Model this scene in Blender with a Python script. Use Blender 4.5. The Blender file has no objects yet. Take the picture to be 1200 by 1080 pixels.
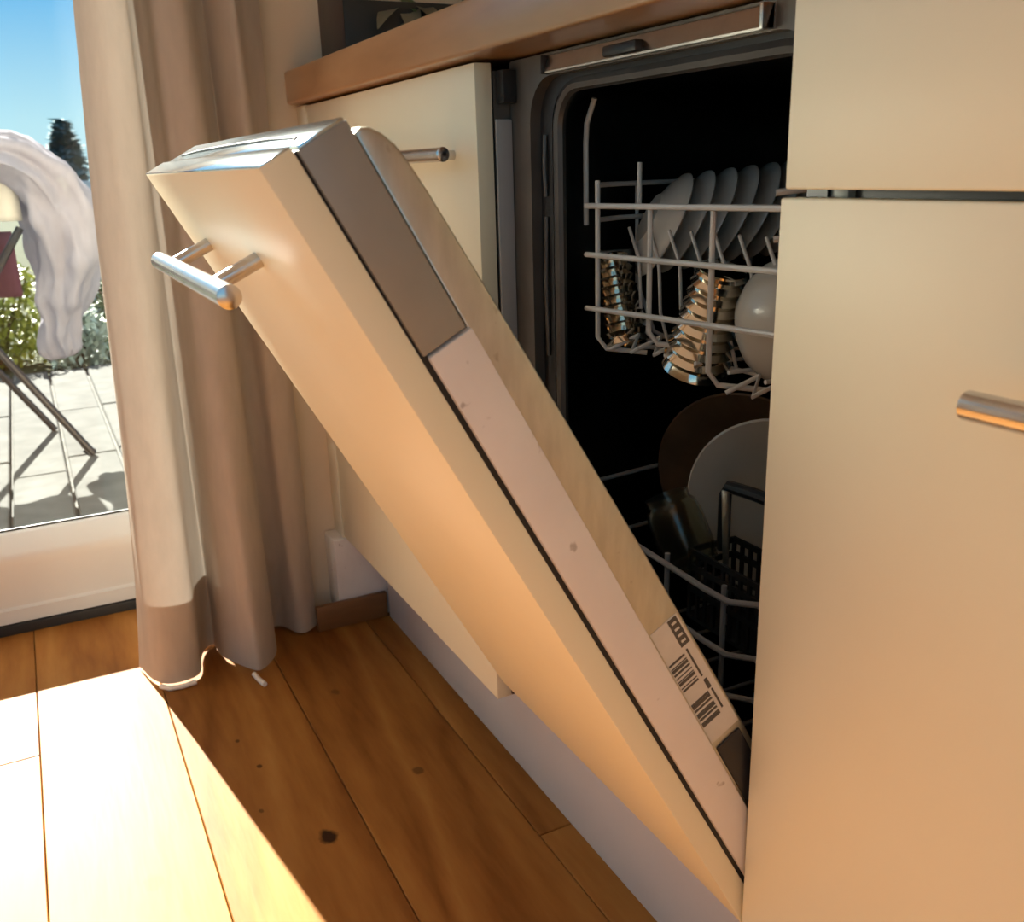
import bpy, bmesh, math, random
from mathutils import Vector, Matrix
random.seed(7)
C = bpy.context.scene.collection
scene = bpy.context.scene

# ------------------------------------------------------------------ camera
cam_d = bpy.data.cameras.new('camera')
cam = bpy.data.objects.new('camera', cam_d); C.objects.link(cam)
R_ = Vector((0.45536894, 0.88984141, -0.02866005)); U_ = Vector((-0.25296586, 0.16018359, 0.95412237)); F_ = Vector((-0.85360846, 0.42722767, -0.29804213))
m = Matrix((R_, U_, -F_)).transposed().to_4x4(); m.translation = Vector((0.47958, -0.43812, 0.80507))
cam.matrix_world = m
cam_d.sensor_width = 36; cam_d.lens = 1102.365/1200*36; cam_d.clip_start = 0.02; cam_d.clip_end = 200
cam_d.dof.use_dof = True; cam_d.dof.focus_distance = 0.85; cam_d.dof.aperture_fstop = 13
scene.camera = cam

# ------------------------------------------------------------------ sky, sun, exposure
W = bpy.data.worlds.new('sky'); scene.world = W; W.use_nodes = True
nt = W.node_tree; nt.nodes.clear()
tc = nt.nodes.new('ShaderNodeTexCoord'); sp = nt.nodes.new('ShaderNodeSeparateXYZ'); rp = nt.nodes.new('ShaderNodeValToRGB')
bg = nt.nodes.new('ShaderNodeBackground'); ow = nt.nodes.new('ShaderNodeOutputWorld')
nt.links.new(tc.outputs['Generated'], sp.inputs[0]); nt.links.new(sp.outputs['Z'], rp.inputs[0])
nt.links.new(rp.outputs[0], bg.inputs[0]); nt.links.new(bg.outputs[0], ow.inputs[0])
cr = rp.color_ramp; cr.elements[0].position = 0.0; cr.elements[0].color = (0.36, 0.53, 0.575, 1)
cr.elements[1].position = 1.0; cr.elements[1].color = (0.36, 0.44, 0.52, 1)
e = cr.elements.new(0.05); e.color = (0.31, 0.50, 0.57, 1)
e = cr.elements.new(0.16); e.color = (0.10, 0.315, 0.54, 1)
e = cr.elements.new(0.40); e.color = (0.22, 0.38, 0.53, 1)
bg.inputs[1].default_value = 0.75
sun_d = bpy.data.lights.new('sun', 'SUN'); sun = bpy.data.objects.new('sun', sun_d); C.objects.link(sun)
EL, AZ = math.radians(32.5), math.radians(7.2)
sdir = Vector((math.cos(EL)*math.cos(AZ), math.cos(EL)*math.sin(AZ), -math.sin(EL)))
sun.rotation_euler = sdir.to_track_quat('-Z', 'Y').to_euler(); sun.location = (-6, -1, 5)
sun_d.energy = 13.5; sun_d.angle = math.radians(0.53); sun_d.color = (1.0, 0.97, 0.86)
vs = scene.view_settings
scene.display_settings.display_device = 'sRGB'
vs.view_transform = 'Standard'; vs.look = 'None'; vs.gamma = 1; vs.use_curve_mapping = False; vs.exposure = 1.22
scene.cycles.max_bounces = 12; scene.cycles.diffuse_bounces = 6; scene.cycles.transparent_max_bounces = 16
scene.cycles.sample_clamp_indirect = 6

# ------------------------------------------------------------------ materials
def new_mat(name):
    mt = bpy.data.materials.new(name); mt.use_nodes = True
    n = mt.node_tree; return mt, n, n.nodes['Principled BSDF']
def coords(n, kind='Object', scale=(1, 1, 1)):
    t = n.nodes.new('ShaderNodeTexCoord'); mp = n.nodes.new('ShaderNodeMapping'); mp.inputs['Scale'].default_value = scale
    n.links.new(t.outputs[kind], mp.inputs[0]); return mp.outputs[0]
def noise(n, vec, scale, detail=3, rough=.55, dist=0):
    t = n.nodes.new('ShaderNodeTexNoise'); t.inputs['Scale'].default_value = scale; t.inputs['Detail'].default_value = detail
    t.inputs['Roughness'].default_value = rough; t.inputs['Distortion'].default_value = dist
    n.links.new(vec, t.inputs['Vector']); return t.outputs['Fac']
def ramp(n, fac, stops):
    r = n.nodes.new('ShaderNodeValToRGB'); n.links.new(fac, r.inputs[0]); c = r.color_ramp
    c.elements[0].position, c.elements[0].color = stops[0][0], (*stops[0][1], 1)
    c.elements[1].position, c.elements[1].color = stops[-1][0], (*stops[-1][1], 1)
    for p, col in stops[1:-1]:
        e = c.elements.new(p); e.color = (*col, 1)
    return r.outputs[0]
def bump(n, b, h, strength, dist=.002):
    k = n.nodes.new('ShaderNodeBump'); k.inputs['Strength'].default_value = strength; k.inputs['Distance'].default_value = dist
    n.links.new(h, k.inputs['Height']); n.links.new(k.outputs[0], b.inputs['Normal'])
def mat(name, col, rough=.5, metal=0, var=.06, scale=12, stretch=(1, 1, 1), bmp=0, coat=0, spec=None, dirt=0):
    mt, n, b = new_mat(name)
    f = noise(n, coords(n, 'Object', stretch), scale, 4)
    lo = tuple(max(0, c*(1-var)) for c in col); hi = tuple(min(1, c*(1+var)) for c in col)
    cc = ramp(n, f, [(.3, lo), (.7, hi)])
    if dirt:
        dn = ramp(n, noise(n, coords(n), 85, 2, .5), [(.70, (0, 0, 0)), (.76, (dirt, dirt, dirt))])
        dx = n.nodes.new('ShaderNodeMix'); dx.data_type = 'RGBA'; n.links.new(dn, dx.inputs[0]); n.links.new(cc, dx.inputs[6]); dx.inputs[7].default_value = (.18, .12, .07, 1); cc = dx.outputs[2]
    n.links.new(cc, b.inputs['Base Color'])
    b.inputs['Roughness'].default_value = rough; b.inputs['Metallic'].default_value = metal
    if coat: b.inputs['Coat Weight'].default_value = coat; b.inputs['Coat Roughness'].default_value = .15
    if spec is not None: b.inputs['Specular IOR Level'].default_value = spec
    if bmp: bump(n, b, f, bmp)
    return mt
def glass_pane(name, tint=(1, 1, 1), refl=.05):
    mt, n, b = new_mat(name); n.nodes.remove(b); out = n.nodes['Material Output']
    tr = n.nodes.new('ShaderNodeBsdfTransparent'); tr.inputs[0].default_value = (*tint, 1)
    gl = n.nodes.new('ShaderNodeBsdfGlossy'); gl.inputs['Roughness'].default_value = .02
    fr = n.nodes.new('ShaderNodeFresnel'); fr.inputs[0].default_value = 1.25
    mx = n.nodes.new('ShaderNodeMixShader'); n.links.new(fr.outputs[0], mx.inputs[0]); n.links.new(tr.outputs[0], mx.inputs[1])
    n.links.new(gl.outputs[0], mx.inputs[2]); n.links.new(mx.outputs[0], out.inputs[0]); return mt
def fabric(name, col, trans=.4, weave=900, var=.05):
    mt, n, b = new_mat(name); n.nodes.remove(b); out = n.nodes['Material Output']
    f = noise(n, coords(n, 'Object', (1, 1, .3)), 60, 4)
    c = ramp(n, f, [(.3, tuple(x*(1-var) for x in col)), (.7, tuple(min(1, x*(1+var)) for x in col))])
    d = n.nodes.new('ShaderNodeBsdfDiffuse'); t = n.nodes.new('ShaderNodeBsdfTranslucent'); mx = n.nodes.new('ShaderNodeMixShader')
    mx.inputs[0].default_value = trans
    n.links.new(c, d.inputs[0]); n.links.new(c, t.inputs[0])
    n.links.new(d.outputs[0], mx.inputs[1]); n.links.new(t.outputs[0], mx.inputs[2]); n.links.new(mx.outputs[0], out.inputs[0])
    h = noise(n, coords(n, 'Object', (1, 1, 1)), weave, 2)
    k = n.nodes.new('ShaderNodeBump'); k.inputs['Strength'].default_value = .25; k.inputs['Distance'].default_value = .001
    n.links.new(h, k.inputs['Height']); n.links.new(k.outputs[0], d.inputs['Normal'])
    return mt
def wood(name, stops, scale=9, along=(.12, 1, 1), rough=.4, knots=(), rnd=.12, coat=0, fine=.25, spec=None):
    """grain stretched along one axis, offset for every board; knots at given floor points"""
    mt, n, b = new_mat(name)
    g = n.nodes.new('ShaderNodeNewGeometry'); oi = n.nodes.new('ShaderNodeObjectInfo')
    sc_ = n.nodes.new('ShaderNodeVectorMath'); sc_.operation = 'SCALE'; sc_.inputs[0].default_value = (3, 17, 5); n.links.new(oi.outputs['Random'], sc_.inputs['Scale'])
    ad = n.nodes.new('ShaderNodeVectorMath'); n.links.new(g.outputs['Position'], ad.inputs[0]); n.links.new(sc_.outputs[0], ad.inputs[1])
    mp = n.nodes.new('ShaderNodeMapping'); mp.inputs['Scale'].default_value = along; n.links.new(ad.outputs[0], mp.inputs[0])
    f = noise(n, mp.outputs[0], scale, 3, .5, .6)
    mulr = n.nodes.new('ShaderNodeMath'); mulr.operation = 'MULTIPLY'; mulr.inputs[1].default_value = 6; n.links.new(f, mulr.inputs[0])
    frac = n.nodes.new('ShaderNodeMath'); frac.operation = 'PINGPONG'; frac.inputs[1].default_value = .5; n.links.new(mulr.outputs[0], frac.inputs[0])
    f2 = noise(n, mp.outputs[0], scale*14, 3, .6)
    a1 = n.nodes.new('ShaderNodeMath'); a1.operation = 'MULTIPLY_ADD'; a1.inputs[1].default_value = .9; n.links.new(frac.outputs[0], a1.inputs[0])
    a0 = n.nodes.new('ShaderNodeMath'); a0.operation = 'MULTIPLY'; a0.inputs[1].default_value = fine*1.6; n.links.new(f2, a0.inputs[0]); n.links.new(a0.outputs[0], a1.inputs[2])
    a2 = n.nodes.new('ShaderNodeMath'); a2.operation = 'MULTIPLY_ADD'; a2.inputs[1].default_value = rnd*2; n.links.new(oi.outputs['Random'], a2.inputs[0]); n.links.new(a1.outputs[0], a2.inputs[2])
    col = ramp(n, a2.outputs[0], stops)
    for (kx, ky, kr, dark) in knots:
        d = n.nodes.new('ShaderNodeVectorMath'); d.operation = 'SUBTRACT'; d.inputs[1].default_value = (kx, ky, 0); n.links.new(g.outputs['Position'], d.inputs[0])
        s = n.nodes.new('ShaderNodeVectorMath'); s.operation = 'MULTIPLY'; s.inputs[1].default_value = (.75/kr, 1/kr, 0); n.links.new(d.outputs[0], s.inputs[0])
        l = n.nodes.new('ShaderNodeVectorMath'); l.operation = 'LENGTH'; n.links.new(s.outputs[0], l.inputs[0])
        nz = noise(n, g.outputs['Position'], 60, 2)
        ad2 = n.nodes.new('ShaderNodeMath'); ad2.operation = 'MULTIPLY_ADD'; ad2.inputs[1].default_value = .7; n.links.new(nz, ad2.inputs[0]); n.links.new(l.outputs['Value'], ad2.inputs[2])
        mk = ramp(n, ad2.outputs[0], [(.75, (dark, dark, dark)), (1.0 if dark > .7 else .999, (0, 0, 0))])
        mx = n.nodes.new('ShaderNodeMix'); mx.data_type = 'RGBA'; n.links.new(mk, mx.inputs[0]); n.links.new(col, mx.inputs[6]); mx.inputs[7].default_value = (.035, .014, .006, 1)
        col = mx.outputs[2]
    n.links.new(col, b.inputs['Base Color']); b.inputs['Roughness'].default_value = rough
    if spec is not None: b.inputs['Specular IOR Level'].default_value = spec
    if coat: b.inputs['Coat Weight'].default_value = coat; b.inputs['Coat Roughness'].default_value = .2
    bump(n, b, f2, .3, .001)
    return mt

M = {}
M['lacquer'] = mat('cream_lacquer', (.82, .78, .59), .40, 0, .02, 5, bmp=.03, spec=.3)
M['lacquer_edge'] = mat('cream_lacquer_edge', (.78, .73, .58), .4, 0, .05, 9)
M['plinth'] = mat('plinth_laminate', (.66, .61, .58), .35, 0, .03, 6)
M['white_plastic'] = mat('white_plastic', (.76, .73, .70), .45, 0, .05, 14, dirt=.5)
M['steel'] = mat('brushed_steel', (.62, .60, .57), .28, 1, .08, 40, (1, 1, 1))
M['steel_sheet'] = mat('steel_sheet', (.54, .53, .47), .40, 1, .10, 30, (1, 4, 1), bmp=.05, dirt=.35)
M['top_steel'] = mat('top_cover_steel', (.58, .68, .74), .09, 1, .08, 30, (1, 3, 1))
M['handle_steel'] = mat('handle_steel', (.62, .62, .62), .22, 1, .05, 60)
M['panel_grey'] = mat('control_panel_grey', (.27, .275, .26), .42, .1, .06, 20)
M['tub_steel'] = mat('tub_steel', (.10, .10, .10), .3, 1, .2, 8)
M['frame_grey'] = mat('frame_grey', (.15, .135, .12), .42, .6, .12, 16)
M['black'] = mat('black_rubber', (.012, .012, .013), .5, 0, .2, 20)
M['black_plastic'] = mat('black_plastic', (.018, .018, .02), .35, 0, .2, 20)
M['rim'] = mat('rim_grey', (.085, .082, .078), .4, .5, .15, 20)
M['strip_grey'] = mat('strip_grey', (.36, .36, .355), .5, 0, .06, 9)
M['wire'] = mat('coated_wire', (.62, .60, .56), .35, 0, .06, 30)
M['wire_dark'] = mat('coated_wire_grey', (.32, .32, .32), .4, 0, .06, 30)
M['porcelain'] = mat('porcelain', (.55, .52, .46), .2, 0, .03, 20)
M['earthenware'] = mat('brown_glaze', (.16, .09, .05), .25, 0, .2, 20)
M['cup_steel'] = mat('polished_cup', (.72, .66, .56), .12, 1, .05, 30)
M['label_white'] = mat('label_paper', (.62, .60, .54), .5, 0, .04, 60)
M['label_ink'] = mat('label_ink', (.075, .07, .06), .5, 0, .1, 60)
M['wall'] = mat('wall_plaster', (.72, .62, .48), .8, 0, .04, 6, bmp=.1)
M['wall_white'] = mat('wall_white', (.82, .78, .71), .85, 0, .03, 6, bmp=.1)
M['upvc'] = mat('white_window_frame', (.80, .80, .78), .25, 0, .02, 8)
M['sub'] = mat('dark_gap', (.03, .015, .008), .9, 0, .2, 10)
M['curtain'] = fabric('curtain_linen', (.49, .43, .365), .08)
M['hem'] = fabric('curtain_hem', (.52, .44, .35), .08)
M['pale_bit'] = mat('white_hem_bit', (.85, .80, .72), .7, 0, .1, 200)
M['sheet'] = fabric('white_cotton', (.41, .385, .43), .25)
M['maroon'] = fabric('maroon_cloth', (.16, .07, .08), .15)
M['cream_cloth'] = fabric('cream_cloth', (.72, .68, .60), .25)
M['rack_metal'] = mat('rack_metal', (.05, .045, .045), .4, .6, .1, 20)
M['rack_light'] = mat('rack_light', (.66, .64, .66), .4, .3, .1, 20)
M['slab'] = mat('patio_stone', (.098, .096, .090), .9, 0, .22, 9, bmp=.3, spec=.1)
M['soil'] = mat('garden_soil', (.05, .055, .03), .95, 0, .4, 7, bmp=.5, spec=.05)
M['joint'] = mat('slab_joint', (.10, .095, .085), .95, 0, .4, 20)
M['leaf_y'] = mat('leaf_yellow_green', (.30, .32, .05), .55, 0, .4, 5)
M['leaf_g'] = mat('leaf_green', (.10, .17, .06), .5, 0, .4, 5)
M['leaf_s'] = mat('leaf_silver', (.34, .42, .36), .5, 0, .3, 5)
M['conifer'] = mat('hazed_conifer_needles', (.11, .20, .23), .8, 0, .4, 2)  # needle colour paled and blued to carry distance haze
M['bark'] = mat('bark', (.09, .06, .04), .9, 0, .3, 12, bmp=.5)
M['blue_fence'] = mat('blue_grey_paint', (.22, .30, .42), .6, 0, .08, 4)
M['planter'] = mat('planter_teal_black', (.006, .012, .013), .4, 0, .2, 9)
M['planter_side'] = mat('planter_brown', (.055, .042, .036), .5, 0, .3, 12)
M['pane'] = glass_pane('window_glass', (.97, .98, .97))
def clear_glass(name, col, rough=.02):
    mt, n, b = new_mat(name); b.inputs['Base Color'].default_value = (*col, 1); b.inputs['Transmission Weight'].default_value = 1
    b.inputs['Roughness'].default_value = rough; b.inputs['IOR'].default_value = 1.45; return mt
M['glass'] = clear_glass('drinking_glass', (.88, .92, .86))
M['jar'] = clear_glass('greenish_glass', (.86, .89, .78), .15)
M['floor'] = wood('pine_boards', [(.12, (.43, .20, .054)), (.55, (.32, .130, .030)), (1.0, (.18, .060, .013))], 3.2, (.16, 1, 1), .5,
                  knots=[(-.527, -.211, .019, 1), (-.60, -.06, .014, .6), (-.72, -.255, .007, .8), (-.80, -.27, .006, .7), (-.62, -.275, .006, .6), (-.55, -.42, .02, .35), (-.86, -.10, .012, .4)], rnd=.10, coat=0, spec=.07, fine=.42)
M['worktop'] = wood('worktop_beech', [(.1, (.44, .25, .12)), (.6, (.35, .185, .08)), (1.0, (.22, .105, .042))], 4, (.2, 1, 1), .3,
                    rnd=0, coat=.4)
M['skirting'] = wood('oak_skirting', [(.1, (.30, .15, .06)), (.6, (.22, .10, .035)), (1.0, (.14, .06, .02))], 6, (1, .2, 1), .45, rnd=.1)

# ------------------------------------------------------------------ mesh helpers
def link(name, me, parent=None):
    o = bpy.data.objects.new(name, me); C.objects.link(o)
    if parent is not None: o.parent = parent
    return o
def obj(name, bm, mats, parent=None, smooth=True, angle=35):
    me = bpy.data.meshes.new(name); bmesh.ops.recalc_face_normals(bm, faces=bm.faces[:])
    if smooth:
        for f in bm.faces: f.smooth = True
        for ed in bm.edges:
            if len(ed.link_faces) == 2 and ed.calc_face_angle(0) > math.radians(angle): ed.smooth = False
    bm.to_mesh(me); bm.free()
    for mm in (mats if isinstance(mats, (list, tuple)) else [mats]): me.materials.append(M[mm])
    return link(name, me, parent)
def empty(name, loc=(0, 0, 0)):
    o = bpy.data.objects.new(name, None); C.objects.link(o); o.location = loc; o.empty_display_size = .05
    return o
def tag(o, label, cat, group=None, kind=None):
    o['label'] = label; o['category'] = cat
    if group: o['group'] = group
    if kind: o['kind'] = kind
    return o
def struct(o): o['kind'] = 'structure'; return o
def box_bm(lo, hi, bev=0, seg=2, bm=None, mi=0):
    own = bm is None
    b = bmesh.new()
    vs_ = [b.verts.new((x, y, z)) for x in (lo[0], hi[0]) for y in (lo[1], hi[1]) for z in (lo[2], hi[2])]
    for f in ((0, 1, 3, 2), (4, 6, 7, 5), (0, 4, 5, 1), (2, 3, 7, 6), (0, 2, 6, 4), (1, 5, 7, 3)): b.faces.new([vs_[i] for i in f])
    bmesh.ops.recalc_face_normals(b, faces=b.faces[:])
    if bev: bmesh.ops.bevel(b, geom=b.edges[:], offset=bev, segments=seg, profile=.5, affect='EDGES')
    if own: return b
    join(bm, b, mi); return bm
def join(bm, b, mi=0, fn=None):
    mp = {v: bm.verts.new(fn(v.co) if fn else v.co) for v in b.verts}
    for f in b.faces:
        try: nf = bm.faces.new([mp[v] for v in f.verts]); nf.material_index = mi
        except ValueError: pass
    b.free()
def xform(bm, fn):
    for v in bm.verts: v.co = fn(v.co)
    return bm
def tube_bm(pts, r, seg=10, bm=None, closed=False, caps=True):
    own = bm is None
    if own: bm = bmesh.new()
    pts = [Vector(p) for p in pts]; n = len(pts)
    rad = r if isinstance(r, (list, tuple)) else [r]*n
    rings = []; up = None
    for i, p in enumerate(pts):
        a = pts[(i-1) % n] if (closed or i > 0) else p; c = pts[(i+1) % n] if (closed or i < n-1) else p
        t = (c-a).normalized()
        if up is None:
            up = Vector((0, 0, 1)) if abs(t.z) < .9 else Vector((1, 0, 0))
        s = t.cross(up)
        if s.length < 1e-4: s = t.cross(Vector((0, 1, 0)))
        s.normalize(); up = s.cross(t).normalized()
        rings.append([bm.verts.new(p + (s*math.cos(2*math.pi*k/seg) + up*math.sin(2*math.pi*k/seg))*rad[i]) for k in range(seg)])
    for i in range(n if closed else n-1):
        A, B = rings[i], rings[(i+1) % n]
        for k in range(seg): bm.faces.new((A[k], A[(k+1) % seg], B[(k+1) % seg], B[k]))
    if caps and not closed: bm.faces.new(rings[0][::-1]); bm.faces.new(rings[-1])
    return bm
def lathe_bm(prof, seg=36):
    bm = bmesh.new(); rings = []
    for (r, z) in prof:
        rings.append([bm.verts.new((0, 0, z))] if r < 1e-6 else [bm.verts.new((r*math.cos(2*math.pi*k/seg), r*math.sin(2*math.pi*k/seg), z)) for k in range(seg)])
    for A, B in zip(rings, rings[1:]):
        for k in range(seg):
            k2 = (k+1) % seg
            if len(A) == 1 and len(B) == 1: continue
            if len(A) == 1: bm.faces.new((A[0], B[k], B[k2]))
            elif len(B) == 1: bm.faces.new((A[k], A[k2], B[0]))
            else: bm.faces.new((A[k], A[k2], B[k2], B[k]))
    return bm
def rrect(x0, x1, z0, z1, r, n=6):
    p = []
    for cx, cz, a0 in ((x1-r, z1-r, 0), (x0+r, z1-r, 90), (x0+r, z0+r, 180), (x1-r, z0+r, 270)):
        for k in range(n+1):
            a = math.radians(a0 + 90*k/n); p.append((cx+r*math.cos(a), cz+r*math.sin(a)))
    return p
def ring_bm(outer, inner, y0, y1):
    """frame between two loops of equal length in the x-z plane, y0 front to y1 back"""
    bm = bmesh.new(); n = len(outer)
    L = [[bm.verts.new((x, y, z)) for (x, z) in lp] for y in (y0, y1) for lp in (outer, inner)]
    fo, fi, bo, bi = L
    for k in range(n):
        j = (k+1) % n
        bm.faces.new((fo[k], fo[j], fi[j], fi[k])); bm.faces.new((bo[k], bi[k], bi[j], bo[j]))
        bm.faces.new((fo[k], bo[k], bo[j], fo[j])); bm.faces.new((fi[k], fi[j], bi[j], bi[k]))
    return bm

# ================================================================== SETTING
WX = -1.15          # room side of the window wall
GX = -1.364         # room side of the balcony door leaf
# ---- floor of single boards
floor = struct(obj('floor', box_bm((-1.43, -2.7, -.12), (1.9, .62, -.022)), 'sub'))
bw = .1862; y_off = -.1615
k = -14
while True:
    y0 = y_off + k*bw; y1 = y0 + bw
    k += 1
    if y0 > .3: break
    if y1 < -2.6: continue
    if abs(y0+.5339) < .01: cuts = [-1.364, 1.85]
    elif abs(y0+.7201) < .01: cuts = [-1.364, -.909, 1.2, 1.85]
    elif abs(y0-.0247) < .01: cuts = [-1.364, -.3985, 1.85]
    else:
        c = random.uniform(.3, 1.2) if y0 > -.6 else random.uniform(-.9, 1.2); cuts = [-1.364, c, 1.85]
    for a, b in zip(cuts, cuts[1:]):
        obj('plank', box_bm((a+.0005, y0+.0006, -.022), (b-.0005, y1-.0006, random.uniform(-.0004, .0)), .0010, 1), 'floor', floor)
# ---- walls and ceiling
H = 2.5
bm = bmesh.new()
OY0, OY1, OZ = -2.25, -.16, 2.2
for lo, hi in (((-1.43, -2.7, -.1), (WX, OY0, H)), ((-1.43, OY1, -.1), (WX, .62, H)), ((-1.43, OY0, OZ), (WX, OY1, H))): box_bm(lo, hi, 0, bm=bm)
struct(obj('wall_left', bm, 'wall'))
struct(obj('wall_back', box_bm((-1.43, .62, -.1), (1.9, .75, H)), 'wall'))
bm = bmesh.new()
for lo, hi in (((-1.43, -2.83, -.1), (-.9, -2.7, H)), ((1.3, -2.83, -.1), (1.9, -2.7, H)), ((-.9, -2.83, -.1), (1.3, -2.7, .25)), ((-.9, -2.83, 2.35), (1.3, -2.7, H))): box_bm(lo, hi, 0, bm=bm)
struct(obj('wall_front', bm, 'wall_white'))
w3 = struct(empty('added_window_3', (.2, -2.78, 1.3)))  # added window, out of view; brings sky light onto the cabinet fronts
for nm, lo, hi, mt_ in (('frame_bar', (-.9, -2.8, .25), (-.83, -2.74, 2.35), 'upvc'), ('frame_bar', (1.23, -2.8, .25), (1.3, -2.74, 2.35), 'upvc'), ('frame_bar', (-.83, -2.8, .25), (1.23, -2.74, .32), 'upvc'), ('frame_bar', (-.83, -2.8, 2.28), (1.23, -2.74, 2.35), 'upvc'), ('frame_bar', (.17, -2.8, .32), (.23, -2.74, 2.28), 'upvc'), ('pane', (-.83, -2.773, .32), (.17, -2.767, 2.28), 'pane'), ('pane', (.23, -2.773, .32), (1.23, -2.767, 2.28), 'pane')):
    obj(nm, xform(box_bm(lo, hi, .003 if mt_ == 'upvc' else 0), lambda c: c - w3.location), mt_, w3)
bm = bmesh.new()
for lo, hi in (((1.85, -2.7, -.1), (2.0, -2.5, H)), ((1.85, -.3, -.1), (2.0, .62, H)), ((1.85, -2.5, -.1), (2.0, -.3, .45)), ((1.85, -2.5, 2.3), (2.0, -.3, H))): box_bm(lo, hi, 0, bm=bm)
struct(obj('wall_right', bm, 'wall_white'))
struct(obj('ceiling', box_bm((-1.43, -2.83, H), (2.0, .75, H+.12)), 'wall_white'))
# ---- balcony door: sill, leaf rails and stiles, pane
win = struct(empty('window_1', (GX, -1.05, 0)))
def wpart(name, lo, hi, mt='upvc', bev=.003):
    return obj(name, xform(box_bm(lo, hi, bev), lambda c: c - win.location), mt, win)
wpart('threshold', (GX-.07, OY0, -.03), (GX+.006, OY1, .018), 'black', .002)
# bottom rail profile extruded along y: lower step, main face, rounded bevel to glass
prof = [(GX, .020), (GX, .046), (GX-.006, .050), (GX-.006, .128), (GX-.004, .146), (GX-.008, .153), (GX-.032, .182), (GX-.038, .186), (GX-.052, .186), (GX-.076, .150), (GX-.076, .020)]
bm = bmesh.new()
A = [bm.verts.new((x-GX, OY0+1.05, z)) for x, z in prof]; B = [bm.verts.new((x-GX, OY1+1.05, z)) for x, z in prof]
for i in range(len(prof)): j = (i+1) % len(prof); bm.faces.new((A[i], A[j], B[j], B[i]))
bm.faces.new(A); bm.faces.new(B[::-1]); obj('bottom_rail', bm, 'upvc', win, angle=50)
wpart('stile', (GX-.072, OY1-.11, .186), (GX, OY1, OZ)); wpart('stile', (GX-.072, OY0, .186), (GX, OY0+.10, OZ))
wpart('top_rail', (GX-.072, OY0+.10, OZ-.1), (GX, OY1-.11, OZ))
wpart('glazing_gasket', (GX-.044, OY0+.1, .184), (GX-.041, OY1-.11, .190), 'black', 0)
wpart('pane', (GX-.050, OY0+.1, .186), (GX-.044, OY1-.11, OZ-.1), 'pane', 0)
# ---- added window, unseen behind the camera, lets in extra sky light
w2 = struct(empty('added_window_2', (1.93, -1.4, 1.4)))
def w2p(name, lo, hi, mt='upvc'): return obj(name, xform(box_bm(lo, hi, .003 if mt == 'upvc' else 0), lambda c: c - w2.location), mt, w2)
for lo, hi in (((1.90, -2.5, .45), (1.96, -2.43, 2.3)), ((1.90, -.37, .45), (1.96, -.3, 2.3)), ((1.90, -2.43, .45), (1.96, -.37, .52)), ((1.90, -2.43, 2.23), (1.96, -.37, 2.3))): w2p('frame_bar', lo, hi)
w2p('pane', (1.925, -2.43, .52), (1.931, -.37, 2.23), 'pane')
# ---- boxing under the cabinet end, wooden skirting, filler
struct(obj('trim_1', box_bm((-1.149, -.020, .0), (-1.088, .25, .166), .002), 'white_plastic'))
sk = struct(empty('baseboard_left', (-1.08, 0, 0)))
obj('skirting_board', xform(box_bm((-1.088, -.066, 0.0), (-1.0755, .069, .049), .002), lambda c: c-sk.location), 'skirting', sk)
obj('skirting_board', xform(box_bm((-1.149, -.159, 0.0), (-1.130, -.067, .049), .002), lambda c: c-sk.location), 'skirting', sk)
struct(obj('trim_2', box_bm((-1.149, .0, .166), (-1.0945, .045, .909), .001), 'lacquer_edge'))

# ---- outside: lawn, patio of narrow stone slabs
struct(obj('ground', box_bm((-40, -25, -.5), (-1.44, 25, -.06)), 'soil'))
patio = struct(obj('patio', box_bm((-4.15, -2.9, -.06), (-1.44, 1.2, -.022)), 'joint'))
sw = .1505; y = -.571 - sw*15
while y < 1.1:
    x = -4.14 + random.uniform(-.5, 0); first = True
    xs = [-4.14, -3.27 + random.uniform(-.03, .03), -2.35 + random.uniform(-.3, .3), -1.445]
    for a, b in zip(xs, xs[1:]):
        z = random.uniform(-.004, .002)
        obj('slab', box_bm((a+.004, y+.005, -.024), (b-.004, y+sw-.005, z), .004, 1), 'slab', patio)
    y += sw

# ================================================================== CABINETS
LX0, LX1 = -1.0925, -.4555
ZB, ZT = .1718, .9105
def bar_handle(name, x0, x1, z, y, yb, px, parent, r=.0075):
    bm = tube_bm([(x0, y, z), (x0+.0006, y, z), (x1-.0006, y, z), (x1, y, z)], [r*.88, r, r, r*.88], 20)
    for p in px: tube_bm([(p, yb, z), (p, y, z)], .0052, 14, bm)
    return obj(name, bm, 'handle_steel', parent)
cab = tag(empty('base_cabinet', ((LX0+LX1)/2, .3, .17)), 'closed cream cabinet at the far end beside the curtain, left of the dishwasher', 'cabinet')
def off(bm, o): return xform(bm, lambda c: c - o.location)
bm = bmesh.new()
for lo, hi in (((LX0, .02, .172), (LX0+.018, .58, .9)), ((LX1-.018-.001, .0215, .172), (LX1-.001, .58, .9)), ((LX0+.018, .02, .172), (LX1-.019, .58, .19)), ((LX0+.018, .57, .19), (LX1-.019, .58, .9)), ((LX0+.018, .02, .882), (LX1-.019, .1, .9))): box_bm(lo, hi, 0, bm=bm)
obj('carcass', off(bm, cab), 'frame_grey', cab)
dr = obj('cabinet_door', off(box_bm((LX0, 0, ZB), (LX1, .0195, ZT-.003), .0012), cab), 'lacquer', cab)
h = bar_handle('handle', -.766, -.459, .8195, -.037, 0, (-.703, -.516), None)
h.parent = dr; xform_me = h.data
for v in xform_me.vertices: v.co -= cab.location
cab2 = tag(empty('drawer_cabinet', (.3, .3, .17)), 'cream cabinet in the right foreground with a drawer over a large front', 'cabinet')
bm = bmesh.new()
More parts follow.
